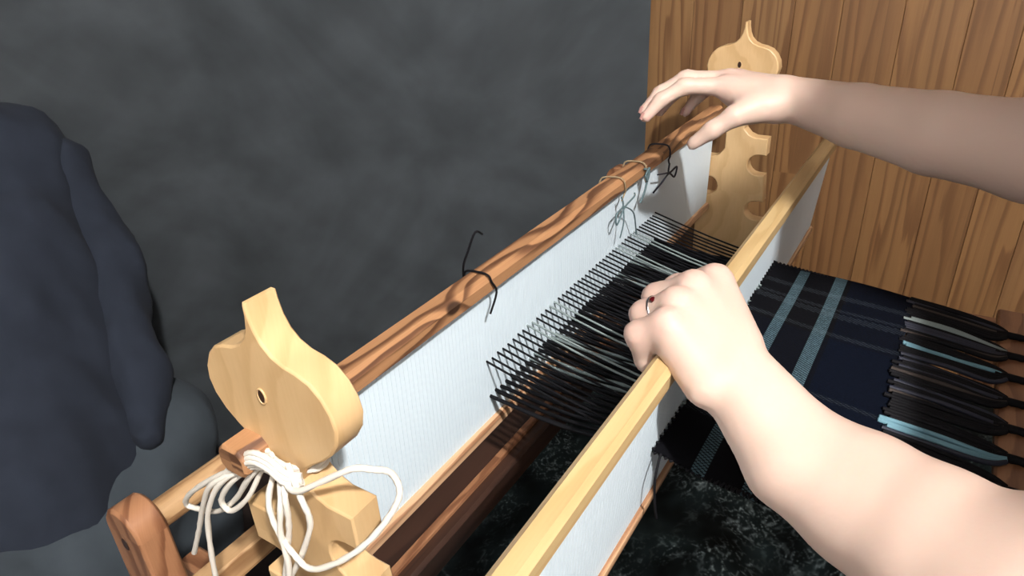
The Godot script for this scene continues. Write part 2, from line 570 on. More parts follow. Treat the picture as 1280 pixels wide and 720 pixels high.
func loop_round_bar(x: float, c: Vector3, zz: float, yy: float, lean: float) -> Array:
	var p := []
	for i in 13:
		var t := PI * 1.25 - PI * 1.5 * i / 12.0
		var q := Vector2(cos(t), sin(t))
		var s := 1.0 / pow(pow(absf(q.x), 4.0) + pow(absf(q.y), 4.0), 0.25)
		p.append(Vector3(x + lean * i / 12.0, c.y + q.y * s * yy, c.z + q.x * s * zz))
	return p

func _ready() -> void:
	# ------------------------------------------------------------ camera, light, exposure
	var cam := Camera3D.new()
	cam.name = "camera"
	add_child(cam)
	cam.transform = Transform3D(Basis(Vector3(0.532, -0.0485, 0.8455), Vector3(0.416, 0.8846, -0.211), Vector3(-0.7376, 0.464, 0.4908)).orthonormalized(), Vector3.ZERO)
	cam.fov = 45.43
	cam.near = 0.02
	cam.current = true
	var we := WorldEnvironment.new()
	we.name = "world_environment"
	var env := Environment.new()
	env.background_mode = Environment.BG_COLOR
	env.background_color = Color(0.05, 0.055, 0.06)
	env.tonemap_mode = Environment.TONE_MAPPER_LINEAR
	env.tonemap_exposure = 1.0
	env.sdfgi_enabled = true
	env.ssao_enabled = true
	env.ssil_enabled = true
	we.environment = env
	add_child(we)
	var lamp := OmniLight3D.new()  # out of view, placed to light the hands, heddles and posts
	lamp.name = "unseen_lamp_light"
	lamp.position = V(-0.51, 1.42, 1.08)
	lamp.light_color = Color(1.0, 0.98, 0.96)
	lamp.light_energy = 9.0
	lamp.light_size = 0.05
	lamp.omni_range = 8.0
	lamp.omni_attenuation = 2.0
	lamp.shadow_enabled = true
	add_child(lamp)
	var day := AreaLight3D.new()  # unseen source, placed to light the sides that face -x
	day.name = "unseen_window_light"
	day.area_size = Vector2(1.1, 1.0)
	day.position = V(-1.6, 0.55, -0.2)
	day.rotation.y = -PI * 0.5
	day.light_color = Color(1.0, 0.96, 0.92)
	day.light_energy = 0.5
	day.area_range = 8.0
	day.shadow_enabled = true
	add_child(day)
	materials()
	var glow := plain(Color(1, 1, 1))
	glow.emission_enabled = true
	glow.emission = lamp.light_color
	glow.emission_energy_multiplier = 2.0
	var pane := plain(Color(1, 1, 1))
	pane.emission_enabled = true
	pane.emission = day.light_color
	pane.emission_energy_multiplier = 0.35

	# ------------------------------------------------------------ the room
	var shell := func(called: String, c: Vector3, s: Vector3, m: Material) -> void:
		var b := Mb.new()
		b.box(c, s)
		struct(called, b.done(), m)
	shell.call("floor", V(0.4, -1.3, -0.2), V(4.4, 0.1, 4.6), M.floorwood)
	shell.call("ceiling", V(0.4, 1.65, -0.2), V(4.4, 0.1, 4.6), M.wallpaint)
	shell.call("wall_back", V(0.4, 0.175, -2.45), V(4.4, 3.05, 0.1), M.wallpaint)
	shell.call("wall_front", V(0.4, 0.175, 2.05), V(4.4, 3.05, 0.1), M.wallpaint)
	shell.call("wall_right", V(2.55, 0.175, -0.2), V(0.1, 3.05, 4.4), M.wallpaint)
	shell.call("wall_left", V(-1.75, 0.175, -0.2), V(0.1, 3.05, 4.4), M.wallpaint)
	var wi := Mb.new()
	wi.box(V(-1.685, 0.55, -0.2), V(0.02, 1.0, 1.1))
	var win := struct("unseen_window_1", wi.done(), pane)  # unseen window behind the camera, placed to light post faces and boards
	for k in 4:
		var fr := Mb.new()
		fr.box(V(-1.68, 0.55 + [0.53, -0.53, 0.0, 0.0][k], -0.2 + [0.0, 0.0, 0.58, -0.58][k]), V(0.04, 0.06 if k < 2 else 1.12, 1.22 if k < 2 else 0.06))
		put("unseen_window_frame", fr.done(), M.reed, win)
	var pl := thing("unseen_lamp", "unseen lamp with a round bulb, out of view, lighting the hands and heddles", "lamp", lamp.position)  # unseen bulb around the main light, out of view
	var bulb := SphereMesh.new()
	bulb.radius = 0.06; bulb.height = 0.12
	put("bulb", bulb, glow, pl)
	put("cord", yarn([V(0, 0.06, 0), V(0, 0.12, 0), V(0, 0.18, 0)], 0.006, 6), M.black_yarn, pl)
	# ------------------------------------------------------------ backdrop: heavy dark fabric hung on a slant behind the loom
	var bd := Mb.new()
	var line := spline([V(1.388, 0, -0.556), V(1.31, 0, -0.68), V(1.14, 0, -0.95), V(0.85, 0, -1.42), V(0.30, 0, -1.78), V(-0.9, 0, -1.95)], 14)
	var fold := func(u: float, y: float) -> float:
		return 0.008 * sin(u * 0.5 + 0.6 * sin(y * 2.0)) + 0.005 * sin(u * 1.1 + y)
	var spot := func(i: int, y: float) -> Vector3:
		var d := (line[mini(i + 1, line.size() - 1)] - line[maxi(i - 1, 0)]).normalized()
		return line[i] + V(0, y, 0) + V(-d.z, 0, d.x) * fold.call(float(i), y) * smoothstep(4.0, 40.0, i)
	for i in line.size() - 1:
		for j in 10:
			var q := []
			for s in [[0, 0], [1, 0], [1, 1], [0, 1]]:
				var k: int = i + s[0]
				var y: float = -1.25 + 2.75 * (j + s[1]) / 10.0
				var d: Vector3 = (spot.call(mini(k + 1, line.size() - 1), y) - spot.call(maxi(k - 1, 0), y)).normalized()
				var nn := V(d.z, 0, -d.x)
				if nn.z < 0.0: nn = -nn
				q.append([spot.call(k, y), nn])
			bd.quad(q[0][0], q[1][0], q[2][0], q[3][0], q[0][1], q[1][1], q[2][1], q[3][1])
	tag(put("backdrop_curtain", bd.done(), M.backdrop), "charcoal grey mottled fabric backdrop hanging behind the loom", "curtain")
	# ------------------------------------------------------------ pine cupboard side made of upright boards
	var cup := thing("pine_cupboard", "tall brown pine cupboard with a side of upright boards behind the right hand", "cupboard", V(1.4, -1.25, 0))
	var edges := [-0.563, -0.472, -0.378, -0.285, -0.205, -0.108, -0.012, 0.063, 0.14, 0.235, 0.33, 0.425, 0.52]
	var carcass := Mb.new()
	carcass.box(V(0.29, 1.15, 0.0), V(0.55, 2.3, 1.03))
	put("carcass", carcass.done(), M.plank_gap, cup)
	for k in edges.size() - 1:
		var w: float = edges[k + 1] - edges[k] - 0.0005
		put("plank", extrude(chamfer_rect(0.02, w, 0.0008), V(0.008, 0, (edges[k] + edges[k + 1]) * 0.5), Vector3.UP, Vector3.RIGHT, Vector3.BACK, 0.0, 2.32, 0.001, 0, Vector2(0.37 * k, 0.07 * k)).done(), M.planks[[0, 1, 0, 2, 3, 2, 3, 2, 1, 0, 2, 3][k]], cup)

	# ------------------------------------------------------------ draped seat at the left, far behind
	var seat := thing("draped_sofa", "sofa end under a slate grey throw at the lower left", "sofa", V(0.30, -1.25, -1.15))
	var o := V(0.30, -1.25, -1.15)
	put("throw", body([
		[0, V(0.47, -0.79, -1.12) - o, V(0.10, -0.90, -0.98) - o, 0.11, 0.16, 0.06],
		[0, V(0.42, -0.98, -1.15) - o, V(0.05, -1.05, -1.05) - o, 0.17, 0.19, 0.06],
		[0, V(-0.1, -0.95, -0.95) - o, V(0.1, -0.93, -0.95) - o, 0.22, 0.2, 0.06]], 0.016, 0.05, null, null, noise(33, 7.0), 0.018).done(), M.slate, seat)
	var jk := thing("navy_jacket", "dark navy jacket with a hanging sleeve slung over the sofa end", "jacket", V(0.40, -0.9, -1.25))
	o = V(0.40, -0.9, -1.25)
	put("jacket_body", body([
		[0, V(0.50, -0.34, -1.42) - o, V(0.40, -0.53, -1.33) - o, 0.12, 0.15, 0.08],
		[0, V(0.40, -0.53, -1.33) - o, V(0.26, -0.76, -1.16) - o, 0.15, 0.19, 0.08],
		[0, V(0.26, -0.76, -1.16) - o, V(0.06, -0.80, -1.12) - o, 0.17, 0.15, 0.08],
		[0, V(0.38, -0.34, -1.42) - o, V(0.1, -0.5, -1.33) - o, 0.1, 0.15, 0.08]], 0.014, 0.05, null, null, noise(34, 6.0), 0.026).done(), M.navy, jk)
	put("sleeve", body([
		[0, V(0.585, -0.34, -1.37) - o, V(0.545, -0.50, -1.27) - o, 0.055, 0.06, 0.03],
		[0, V(0.545, -0.50, -1.27) - o, V(0.48, -0.66, -1.12) - o, 0.058, 0.05, 0.03],
		[0, V(0.48, -0.66, -1.12) - o, V(0.425, -0.715, -1.03) - o, 0.05, 0.03, 0.03]], 0.011, 0.05, null, null, noise(35, 8.0), 0.02).done(), M.navy, jk)

	# ------------------------------------------------------------ veined fabric spread below the loom
	var fab := Mb.new()
	var fn := noise(44, 2.6, 3)
	var fh := func(x: float, z: float) -> float: return -0.74 + 0.035 * fn.get_noise_2d(x, z) + 0.01 * sin(z * 28.0 + x * 9.0)
	for i in 60:
		for j in 50:
			var q := []
			for s in [[0, 0], [1, 0], [1, 1], [0, 1]]:
				var x: float = 0.16 + 1.04 * (i + s[0]) / 60.0; var z: float = -0.50 + 0.86 * (j + s[1]) / 50.0
				var hx: float = (fh.call(x + 0.004, z) - fh.call(x - 0.004, z)) / 0.008
				var hz: float = (fh.call(x, z + 0.004) - fh.call(x, z - 0.004)) / 0.008
				q.append([V(x, fh.call(x, z), z), V(-hx, 1, -hz).normalized(), Vector2(x, z) * 0.95])
			fab.quad(q[0][0], q[1][0], q[2][0], q[3][0], q[0][1], q[1][1], q[2][1], q[3][1], q[0][2], q[1][2], q[2][2], q[3][2])
	tag(put("veined_fabric", fab.done(), M.veined), "black fabric printed with pale teal veins lying under the loom", "fabric")
	var tb := thing("low_table", "dark table top hidden beneath the veined fabric", "table", V(0.7, -1.25, -0.1))
	var tt := Mb.new()
	tt.box(V(-0.02, 0.43, 0.03), V(1.04, 0.03, 0.86))
	put("tabletop", tt.done(), M.beam, tb)
	for s in [[-1, -1], [1, -1], [-1, 1], [1, 1]]:
		var lg := Mb.new()
		lg.box(V(s[0] * 0.45, 0.208, 0.03 + s[1] * 0.36), V(0.05, 0.416, 0.05))
		put("leg", lg.done(), M.beam, tb)

	# ------------------------------------------------------------ the loom
	var loom := thing("table_loom", "wooden table loom with onion-shaped heddle posts and a round-topped end piece", "loom")
	heddle_post(loom, V(0.203, -0.182, -0.320), 0.0, -0.46)
	heddle_post(loom, V(1.185, -0.152, -0.312), 0.045, -0.46)
	for x in [0.243, 1.171]:
		put("side_rail", extrude(chamfer_rect(0.026, 0.05, 0.003), V(x, -0.605, 0), Vector3.BACK, Vector3.RIGHT, Vector3.UP, -0.60, 0.19, 0.002).done(), M.frame, loom)
		for z in [-0.52, 0.12]:
			put("foot", extrude(chamfer_rect(0.03, 0.05, 0.003), V(x, -0.63, z), Vector3.DOWN, Vector3.RIGHT, Vector3.BACK, 0.0, 0.06, 0.002).done(), M.frame, loom)
	# round-topped upright at the near back corner, and one at the far side
	for x in [0.172, 1.2]:
		var up := PackedVector2Array()
		for i in 13:
			var t := PI * i / 12.0
			up.append(Vector2(0.026 * cos(t), 0.026 * sin(t)))
		up.append(Vector2(-0.03, -0.22)); up.append(Vector2(0.03, -0.22))
		var e := put("end_piece", extrude(up, Vector3.ZERO, Vector3.RIGHT, Vector3.BACK, Vector3.UP, 0.0, 0.028, 0.003, 2).done(), M.frame, loom, V(x, -0.452, -0.535))
		put("peg_hole_shade", extrude(round_rect(0.009, 0.013, 0.0043), V(-0.0006, -0.012, -0.002), Vector3.RIGHT, Vector3.BACK, Vector3.UP, 0.0, 0.001, 0.0002).done(), M.beam, e)  # dark disc on the face stands in for the shade inside
	put("cross_rod", bar_x(round_rect(0.028, 0.028, 0.0139, 5), V(0, -0.468, -0.548), 0.2, 1.2, 0.001), M.rod, loom)
	put("cross_rail", bar_x(chamfer_rect(0.022, 0.03, 0.002), V(0, -0.565, -0.53), 0.2, 1.2, 0.001), M.rod, loom)
	put("back_beam", bar_x(chamfer_rect(0.085, 0.035, 0.004), V(0, -0.568, -0.390), 0.258, 1.156, 0.002), M.beam, loom)
	put("lit_edge_strip", bar_x(chamfer_rect(0.009, 0.006, 0.001), V(0, -0.548, -0.366), 0.258, 1.156, 0.0005), M.frame, loom)  # paler strip standing in for the light along the beam edge
	put("cloth_beam", bar_x(round_rect(0.05, 0.05, 0.024, 5), V(0, -0.50, 0.185), 0.258, 1.156, 0.001), M.beam, loom)
	var apron := thing("apron_stick", "flat pine stick at the right that the dark warp bundles are tied round", "stick", V(0, 0, 0))
	put("stick", bar_x(chamfer_rect(0.026, 0.012, 0.002), V(0, -0.4275, 0.104), 0.43, 0.885, 0.001), M.frame, apron)

	# ------------------------------------------------------------ the two heddles
	make_heddle("rigid_heddle", "heddle at the back with a strongly grained brown top bar, resting on the posts", V(0, -0.295, -0.345), 0.183, 1.178, 0.233, 1.172, 0.02, chamfer_rect(0.026, 0.022, 0.0055), chamfer_rect(0.014, 0.014, 0.003), 0.170, M.pine_bar, M.lower_bar)
	make_heddle("rigid_heddle", "heddle in front with a smooth pale wooden top bar, gripped by the left hand", V(0, -0.295, -0.142), 0.12, 1.1, 0.16, 1.095, 0.10, chamfer_rect(0.018, 0.022, 0.004), chamfer_rect(0.009, 0.013, 0.002), 0.152, M.pale_bar, M.lower_bar)

	# ------------------------------------------------------------ warp and cloth
	var cl := thing("woven_cloth", "black and navy plaid weaving on the loom with its black and pale warp threads", "cloth")
	var cy := func(z: float) -> float: return -0.377 - 0.16 * (z + 0.147)
	var cx := func(t: float, z: float) -> float: return 0.412 + 0.394 * t + (0.10 + 0.03 * t) * (z + 0.147)
	var pan := Mb.new()
	for i in 60:
		for j in 20:
			var q := []
			for s in [[0, 0], [1, 0], [1, 1], [0, 1]]:
				var t: float = (i + s[0]) / 60.0; var z: float = -0.147 + 0.152 * (j + s[1]) / 20.0
				var sag: float = 0.0016 * sin(t * 9.0 + z * 30.0) - 0.006 * exp(-t * 14.0) * smoothstep(-0.147, -0.10, z)
				q.append([V(cx.call(t, z), cy.call(z) + sag, z), Vector2(t, (z + 0.147) / 0.155)])
			for dn in [0.0, -0.0016]:
				var nn := V(0, 1, 0.16).normalized() * (1.0 if dn == 0.0 else -1.0)
				pan.quad(q[0][0] + V(0, dn, 0), q[1][0] + V(0, dn, 0), q[2][0] + V(0, dn, 0), q[3][0] + V(0, dn, 0), nn, nn, nn, nn, q[0][1], q[1][1], q[2][1], q[3][1])
	put("woven_panel", pan.done(), M.cloth, cl)
	# selvage: weft turning round the edge thread by thread
	var sv := Mb.new()
	for i in 34:
		var z := -0.146 + 0.15 * i / 34.0
		for t in [0.0, 1.0]:
			var p := V(cx.call(t, z), cy.call(z) - 0.001 - (0.006 * smoothstep(-0.147, -0.10, z) if t == 0.0 else 0.0), z)
			tube(sv, spline([p + V(0.004 if t == 0.0 else -0.004, 0, -0.0016), p + V(-0.0005 if t == 0.0 else 0.0005, 0, 0), p + V(0.004 if t == 0.0 else -0.004, 0, 0.0016)], 3), 0.0012, 5)
	put("selvage", sv.done(), M.black_yarn, cl)
	put("loose_end", yarn([V(cx.call(0.0, -0.14), -0.377, -0.141), V(0.399, -0.392, -0.1395), V(0.401, -0.42, -0.139), V(0.404, -0.438, -0.138)], 0.0011, 5), M.black_yarn, cl)
	var rng := RandomNumberGenerator.new()
	rng.seed = 12
	var pale := [8, 9, 13, 14, 31, 32, 36, 37]
	for row in 3:
		for i in 46:
			var t := (i + 0.33 * row) / 45.0
			var yb: float = [-0.386, -0.430, -0.434][row]
			var a := V(0.467 + 0.449 * t, yb + rng.randf_range(-0.001, 0.001), -0.3485)
			var b := V(0.414 + 0.388 * minf(t, 1.0), [-0.376, -0.379, -0.381][row], -0.146)
			var mid := a.lerp(b, 0.5) + V(rng.randf_range(-0.0012, 0.0012), [-0.003, -0.008, -0.008][row], 0)
			put("warp_thread", yarn([a, mid, b], [0.0012, 0.0021, 0.0022][row], 5, 0, 4), M.pale_yarn if i in pale and row < 2 else M.black_yarn, cl)
	# unwoven warp between the cloth and the apron stick, tied there in bundles
	var nb := 9
	for i in 84:
		var t := (i + 0.5) / 84.0
		var bu := int(t * nb)
		var bt := (bu + 0.5) / nb + (t - (bu + 0.5) / nb) * 0.42
		var m: Material = M.black_yarn
		if i in [29, 30, 31]: m = M.teal_yarn
		elif i in [60, 61]: m = M.teal_yarn
		elif i in [72, 73]: m = M.pale_yarn
		elif i in [41, 49, 66, 79]: m = M.brown_yarn
		elif rng.randf() < 0.25: m = M.navy_yarn
		var z0 := 0.002 + rng.randf_range(-0.004, 0.006)
		var p0 := V(cx.call(t, z0), cy.call(z0) + 0.0005, z0)
		var p1 := V(cx.call(lerpf(t, bt, 0.15), 0.046), cy.call(0.046) + rng.randf_range(-0.002, 0.0015), 0.046)
		var ht := (bu + 0.5) / nb
		var p2 := V(cx.call(lerpf(t, ht, 0.22), 0.084), -0.4165 + rng.randf_range(-0.001, 0.0015), 0.084)
		var p3 := V(cx.call(lerpf(t, ht, 0.72), 0.098), -0.4185 + rng.randf_range(0.0, 0.001), 0.098)
		put("fringe_thread", yarn([p0, p1, p2, p3], 0.0026, 5, 0, 4), m, cl)
	for k in nb:
		var t := (k + 0.5) / nb
		var x: float = cx.call(t, 0.1)
		var kn := Mb.new()
		tube(kn, spline([V(x, -0.4185, 0.088), V(x + 0.001, -0.4185, 0.10), V(x + 0.002, -0.421, 0.118), V(x + 0.003, -0.432, 0.121), V(x + 0.003, -0.437, 0.108)], 4), 0.0042, 7, 3, 0.03)
		tube(kn, spline([V(x - 0.006, -0.421, 0.119), V(x, -0.416, 0.124), V(x + 0.008, -0.421, 0.12), V(x + 0.002, -0.428, 0.123)], 4), 0.0035, 6)
		tube(kn, spline([V(x, -0.42, 0.121), V(x + 0.004, -0.424, 0.142), V(x - 0.004, -0.44, 0.17)], 4), 0.0045, 6, 3, 0.03, 0.002)
		put("knot", kn.done(), M.black_yarn, cl)

	# ------------------------------------------------------------ ties on the top bar of the back heddle
	var bc := V(0, -0.295, -0.345)
	var t1 := thing("black_tie", "black thread looped once over the middle of the grained top bar", "thread")
	var p1 := [V(0.474, -0.249, -0.345), V(0.463, -0.243, -0.345), V(0.457, -0.260, -0.350), V(0.455, -0.274, -0.355)] + loop_round_bar(0.458, bc, 0.0150, 0.0130, 0.006).slice(3, 10) + [V(0.468, -0.303, -0.329), V(0.458, -0.322, -0.331)]
	put("thread", yarn(p1, 0.0011, 5, 0, 4), M.black_yarn, t1)
	var t2 := thing("grey_bow", "beige and grey thread tied in a bow below the bar", "thread")
	put("loop", yarn(loop_round_bar(0.748, bc, 0.0150, 0.0130, 0.02) + [V(0.755, -0.31, -0.330)], 0.0011, 5, 0, 3), M.beige_yarn, t2)
	put("bow", yarn([V(0.755, -0.305, -0.3305), V(0.757, -0.318, -0.329), V(0.735, -0.322, -0.328), V(0.738, -0.336, -0.328), V(0.757, -0.320, -0.327), V(0.785, -0.314, -0.326), V(0.79, -0.311, -0.328)], 0.0012, 5), M.grey_yarn, t2)
	put("tail", yarn([V(0.756, -0.318, -0.328), V(0.758, -0.34, -0.328), V(0.757, -0.362, -0.332)], 0.0009, 5), M.grey_yarn, t2)
	put("tail", yarn([V(0.757, -0.318, -0.328), V(0.785, -0.335, -0.327), V(0.805, -0.362, -0.331), V(0.815, -0.38, -0.334)], 0.0010, 5), M.grey_yarn, t2)
	var t3 := thing("beige_tie", "beige thread knotted round the bar between the grey bow and the navy bow", "thread")
	put("loop", yarn(loop_round_bar(0.822, bc, 0.0150, 0.0130, 0.012) + [V(0.834, -0.312, -0.330)], 0.0012, 5, 0, 3), M.beige_yarn, t3)
	put("knot", yarn([V(0.826, -0.290, -0.330), V(0.838, -0.296, -0.328), V(0.832, -0.308, -0.328), V(0.824, -0.298, -0.327), V(0.836, -0.292, -0.327), V(0.828, -0.32, -0.329), V(0.818, -0.335, -0.331)], 0.0015, 5), M.grey_yarn, t3)
	var t4 := thing("navy_bow", "navy thread tied in a small bow nearest to the right hand", "thread")
	put("loop", yarn(loop_round_bar(0.908, bc, 0.0150, 0.0130, 0.014) + [V(0.92, -0.312, -0.330)], 0.0013, 5, 0, 3), M.navy_yarn, t4)
	put("bow", yarn([V(0.92, -0.31, -0.33), V(0.914, -0.322, -0.328), V(0.94, -0.320, -0.326), V(0.935, -0.334, -0.327), V(0.912, -0.322, -0.327), V(0.885, -0.327, -0.327), V(0.862, -0.335, -0.330)], 0.0014, 5), M.navy_yarn, t4)
	put("tail", yarn([V(0.912, -0.321, -0.328), V(0.89, -0.316, -0.328), V(0.872, -0.312, -0.329)], 0.0011, 5), M.navy_yarn, t4)

	# ------------------------------------------------------------ white cotton tied round the waist of the near post
	var wy := thing("white_cotton_yarn", "thick white cotton yarn tied in loose loops round the waist of the near post", "yarn")
	for k in 3:
		var wr := []
		for i in 15:
			var t := TAU * i / 14.0
			wr.append(V(0.216 + 0.0165 * cos(t), -0.296 - 0.003 * k + 0.003 * sin(t * 2.0 + k), -0.322 + 0.022 * sin(t)))
		put("strand", yarn(wr, 0.0021, 8, 2), M.white_yarn, wy)
	var wx := 0.0
	for st in [
		[V(0.198, -0.290, -0.322), V(0.187, -0.312, -0.360), V(0.185, -0.352, -0.411), V(0.188, -0.380, -0.437), V(0.191, -0.383, -0.426), V(0.192, -0.373, -0.400), V(0.191, -0.345, -0.369), V(0.190, -0.311, -0.341), V(0.197, -0.295, -0.326)],
		[V(0.198, -0.295, -0.326), V(0.188, -0.318, -0.356), V(0.186, -0.345, -0.378), V(0.188, -0.356, -0.374), V(0.190, -0.333, -0.350), V(0.196, -0.305, -0.334)],
		[V(0.197, -0.294, -0.325), V(0.182, -0.321, -0.369), V(0.182, -0.351, -0.394), V(0.184, -0.393, -0.420), V(0.185, -0.436, -0.446)],
		[V(0.197, -0.294, -0.323), V(0.184, -0.317, -0.361), V(0.180, -0.351, -0.386), V(0.180, -0.382, -0.399), V(0.180, -0.424, -0.410), V(0.181, -0.468, -0.420)],
		[V(0.196, -0.295, -0.318), V(0.188, -0.299, -0.294), V(0.192, -0.283, -0.269), V(0.198, -0.269, -0.248), V(0.205, -0.271, -0.239), V(0.214, -0.279, -0.234), V(0.214, -0.293, -0.230), V(0.206, -0.310, -0.236), V(0.196, -0.329, -0.249), V(0.188, -0.346, -0.267), V(0.184, -0.361, -0.289), V(0.184, -0.359, -0.303), V(0.185, -0.343, -0.318), V(0.187, -0.320, -0.322), V(0.196, -0.298, -0.319)],
		[V(0.196, -0.293, -0.310), V(0.187, -0.308, -0.303), V(0.187, -0.330, -0.306), V(0.188, -0.359, -0.316), V(0.188, -0.425, -0.341)],
		[V(0.196, -0.289, -0.305), V(0.189, -0.303, -0.290), V(0.190, -0.324, -0.288), V(0.189, -0.353, -0.300), V(0.188, -0.385, -0.318), V(0.188, -0.430, -0.346)],
		[V(0.196, -0.295, -0.314), V(0.186, -0.315, -0.308), V(0.184, -0.343, -0.314), V(0.184, -0.373, -0.315), V(0.184, -0.415, -0.328)]]:
		put("strand", yarn(st, 0.0021, 8, 2), M.white_yarn, wy)
	for k in 5:
		var dy := 0.0028 * (k - 2); var dx := 0.0012 * absf(k - 2)
		put("strand", yarn([V(0.186, -0.318 + dy, -0.366 + dy), V(0.186 + dx, -0.302 + dy, -0.346), V(0.186 + dx, -0.289 + dy, -0.327), V(0.187 + dx, -0.289 + dy, -0.313), V(0.189 + dx, -0.297 + dy, -0.302), V(0.196, -0.296 + dy * 0.5, -0.294)], 0.0021, 8, 2), M.white_yarn, wy)

	# ------------------------------------------------------------ the weaver
	person()

func person() -> void:
	var base := V(0.53, -1.25, 0.42)
	var who := thing("person", "weaver with one hand gripping the front bar and the other reaching over the back one", "person", base)
	var L := []
	# left forearm and upper arm
	var lw := V(0.419, -0.290, -0.092)
	var side := V(0.055, 0.022, 0.010).normalized()
	var seg := func(a: Vector3, b: Vector3, ra: float, rb: float, oa: float, ob: float, sd: Vector3) -> void:
		L.append([0, a + sd * oa, b + sd * ob, ra + 0.0025, rb + 0.0025, 0.006])
		L.append([0, a - sd * oa, b - sd * ob, ra + 0.0025, rb + 0.0025, 0.006])
	var lf := V(0.392, -0.320, -0.042); var lg := V(0.379, -0.327, 0.002); var lh := V(0.357, -0.325, 0.043); var le := V(0.335, -0.318, 0.082); var ls := V(0.36, -0.05, 0.31)
	seg.call(lw, lf, 0.0185, 0.0265, 0.0085, 0.0085, side)
	seg.call(lf, lg, 0.0265, 0.0335, 0.0085, 0.0075, side)
	seg.call(lg, lh, 0.0335, 0.0385, 0.0075, 0.006, side)
	seg.call(lh, le, 0.0385, 0.040, 0.006, 0.004, side)
	L.append([0, le, ls, 0.040, 0.052, 0.02])
	# left hand: metacarpals fan out from the wrist, fingers close over the bar
	var car := [V(0.446, -0.277, -0.100), V(0.436, -0.279, -0.100), V(0.424, -0.284, -0.101), V(0.409, -0.289, -0.105)]
	var mcp := [V(0.494, -0.257, -0.134), V(0.469, -0.254, -0.143), V(0.444, -0.257, -0.147), V(0.421, -0.262, -0.146)]
	var pip := [V(0.499, -0.274, -0.166), V(0.472, -0.272, -0.173), V(0.445, -0.274, -0.173), V(0.419, -0.276, -0.167)]
	var dip := [V(0.500, -0.303, -0.162), V(0.473, -0.305, -0.163), V(0.447, -0.304, -0.163), V(0.422, -0.300, -0.161)]
	var tip := [V(0.499, -0.3165, -0.146), V(0.473, -0.3165, -0.143), V(0.447, -0.3165, -0.144), V(0.423, -0.3155, -0.147)]
	for k in 4:
		var s: float = [1.0, 1.04, 1.0, 0.9][k]
		L.append([0, car[k], mcp[k], 0.0146, 0.0122 * s, 0.0085])
		L.append([0, car[k] + V(0, -0.004, 0), mcp[k] + V(0, -0.010, 0.006), 0.014, 0.0105 * s, 0.014])
		L.append([k + 1, mcp[k], pip[k], 0.0122 * s, 0.0112 * s, 0.006])
		L.append([k + 1, mcp[k] + V(0, -0.012, -0.002), pip[k] + V(0, -0.008, 0.008), 0.0110 * s, 0.0090 * s, 0.006])
		L.append([k + 1, pip[k], dip[k], 0.0112 * s, 0.0092 * s, 0.005])
		L.append([k + 1, dip[k], tip[k], 0.0084 * s, 0.0072 * s, 0.005])
	L.append([0, V(0.401, -0.292, -0.108), V(0.415, -0.277, -0.136), 0.0150, 0.0125, 0.014])     # heel of the hand
	L.append([0, V(0.448, -0.287, -0.104), V(0.486, -0.283, -0.124), 0.0150, 0.0125, 0.014])     # ball of the thumb
	L.append([5, V(0.470, -0.288, -0.108), V(0.508, -0.296, -0.122), 0.0130, 0.0105, 0.008])
	L.append([5, V(0.508, -0.296, -0.122), V(0.522, -0.314, -0.130), 0.0105, 0.0092, 0.006])
	L.append([5, V(0.522, -0.314, -0.130), V(0.520, -0.3165, -0.150), 0.0092, 0.0075, 0.006])
	# right forearm and upper arm
	var rw := V(0.832, -0.186, -0.164)
	var rs := V(0.96, -0.05, 0.16).normalized()
	var rf := V(0.811, -0.195, -0.088); var rg := V(0.789, -0.201, -0.011); var re := V(0.764, -0.203, 0.075); var rsh := V(0.70, -0.02, 0.31)
	seg.call(rw, rf, 0.0195, 0.0290, 0.0090, 0.007, rs)
	seg.call(rf, rg, 0.0290, 0.0365, 0.007, 0.006, rs)
	seg.call(rg, re, 0.0365, 0.040, 0.006, 0.004, rs)
	L.append([0, re, rsh, 0.042, 0.052, 0.02])
	var rcar := [V(0.815, -0.183, -0.176), V(0.827, -0.181, -0.177), V(0.839, -0.183, -0.177), V(0.849, -0.187, -0.176)]
	var rm := [V(0.811, -0.174, -0.228), V(0.832, -0.171, -0.232), V(0.852, -0.174, -0.228), V(0.868, -0.180, -0.218)]
	var rp := [V(0.793, -0.173, -0.272), V(0.814, -0.169, -0.278), V(0.835, -0.174, -0.272), V(0.853, -0.182, -0.255)]
	var rd := [V(0.777, -0.187, -0.294), V(0.798, -0.184, -0.303), V(0.820, -0.189, -0.295), V(0.840, -0.196, -0.272)]
	var rt := [V(0.763, -0.205, -0.306), V(0.783, -0.203, -0.316), V(0.806, -0.208, -0.306), V(0.829, -0.212, -0.281)]
	for k in 4:
		var s: float = [1.0, 1.03, 0.98, 0.88][k]
		L.append([0, rcar[k], rm[k], 0.0150, 0.0120 * s, 0.014])
		L.append([0, rcar[k] + V(0, -0.006, 0), rm[k] + V(0, -0.008, 0.008), 0.0145, 0.0105 * s, 0.014])
		L.append([k + 6, rm[k], rp[k], 0.0108 * s, 0.0095 * s, 0.006])
		L.append([k + 6, rp[k], rd[k], 0.0095 * s, 0.0082 * s, 0.005])
		L.append([k + 6, rd[k], rt[k], 0.0082 * s, 0.0068 * s, 0.005])
	L.append([0, V(0.806, -0.192, -0.172), V(0.785, -0.194, -0.198), 0.0160, 0.0135, 0.016])
	L.append([0, V(0.795, -0.188, -0.195), V(0.808, -0.182, -0.216), 0.0120, 0.0105, 0.014])
	L.append([10, V(0.792, -0.192, -0.190), V(0.772, -0.197, -0.206), 0.0135, 0.0115, 0.01])
	L.append([10, V(0.772, -0.197, -0.206), V(0.762, -0.212, -0.226), 0.0112, 0.0098, 0.006])
	L.append([10, V(0.762, -0.212, -0.226), V(0.756, -0.228, -0.245), 0.0098, 0.0075, 0.006])
	# neck and head, out of view, leaning forward to shade the right forearm
	var hd := V(0.45, 0.25, 0.275)
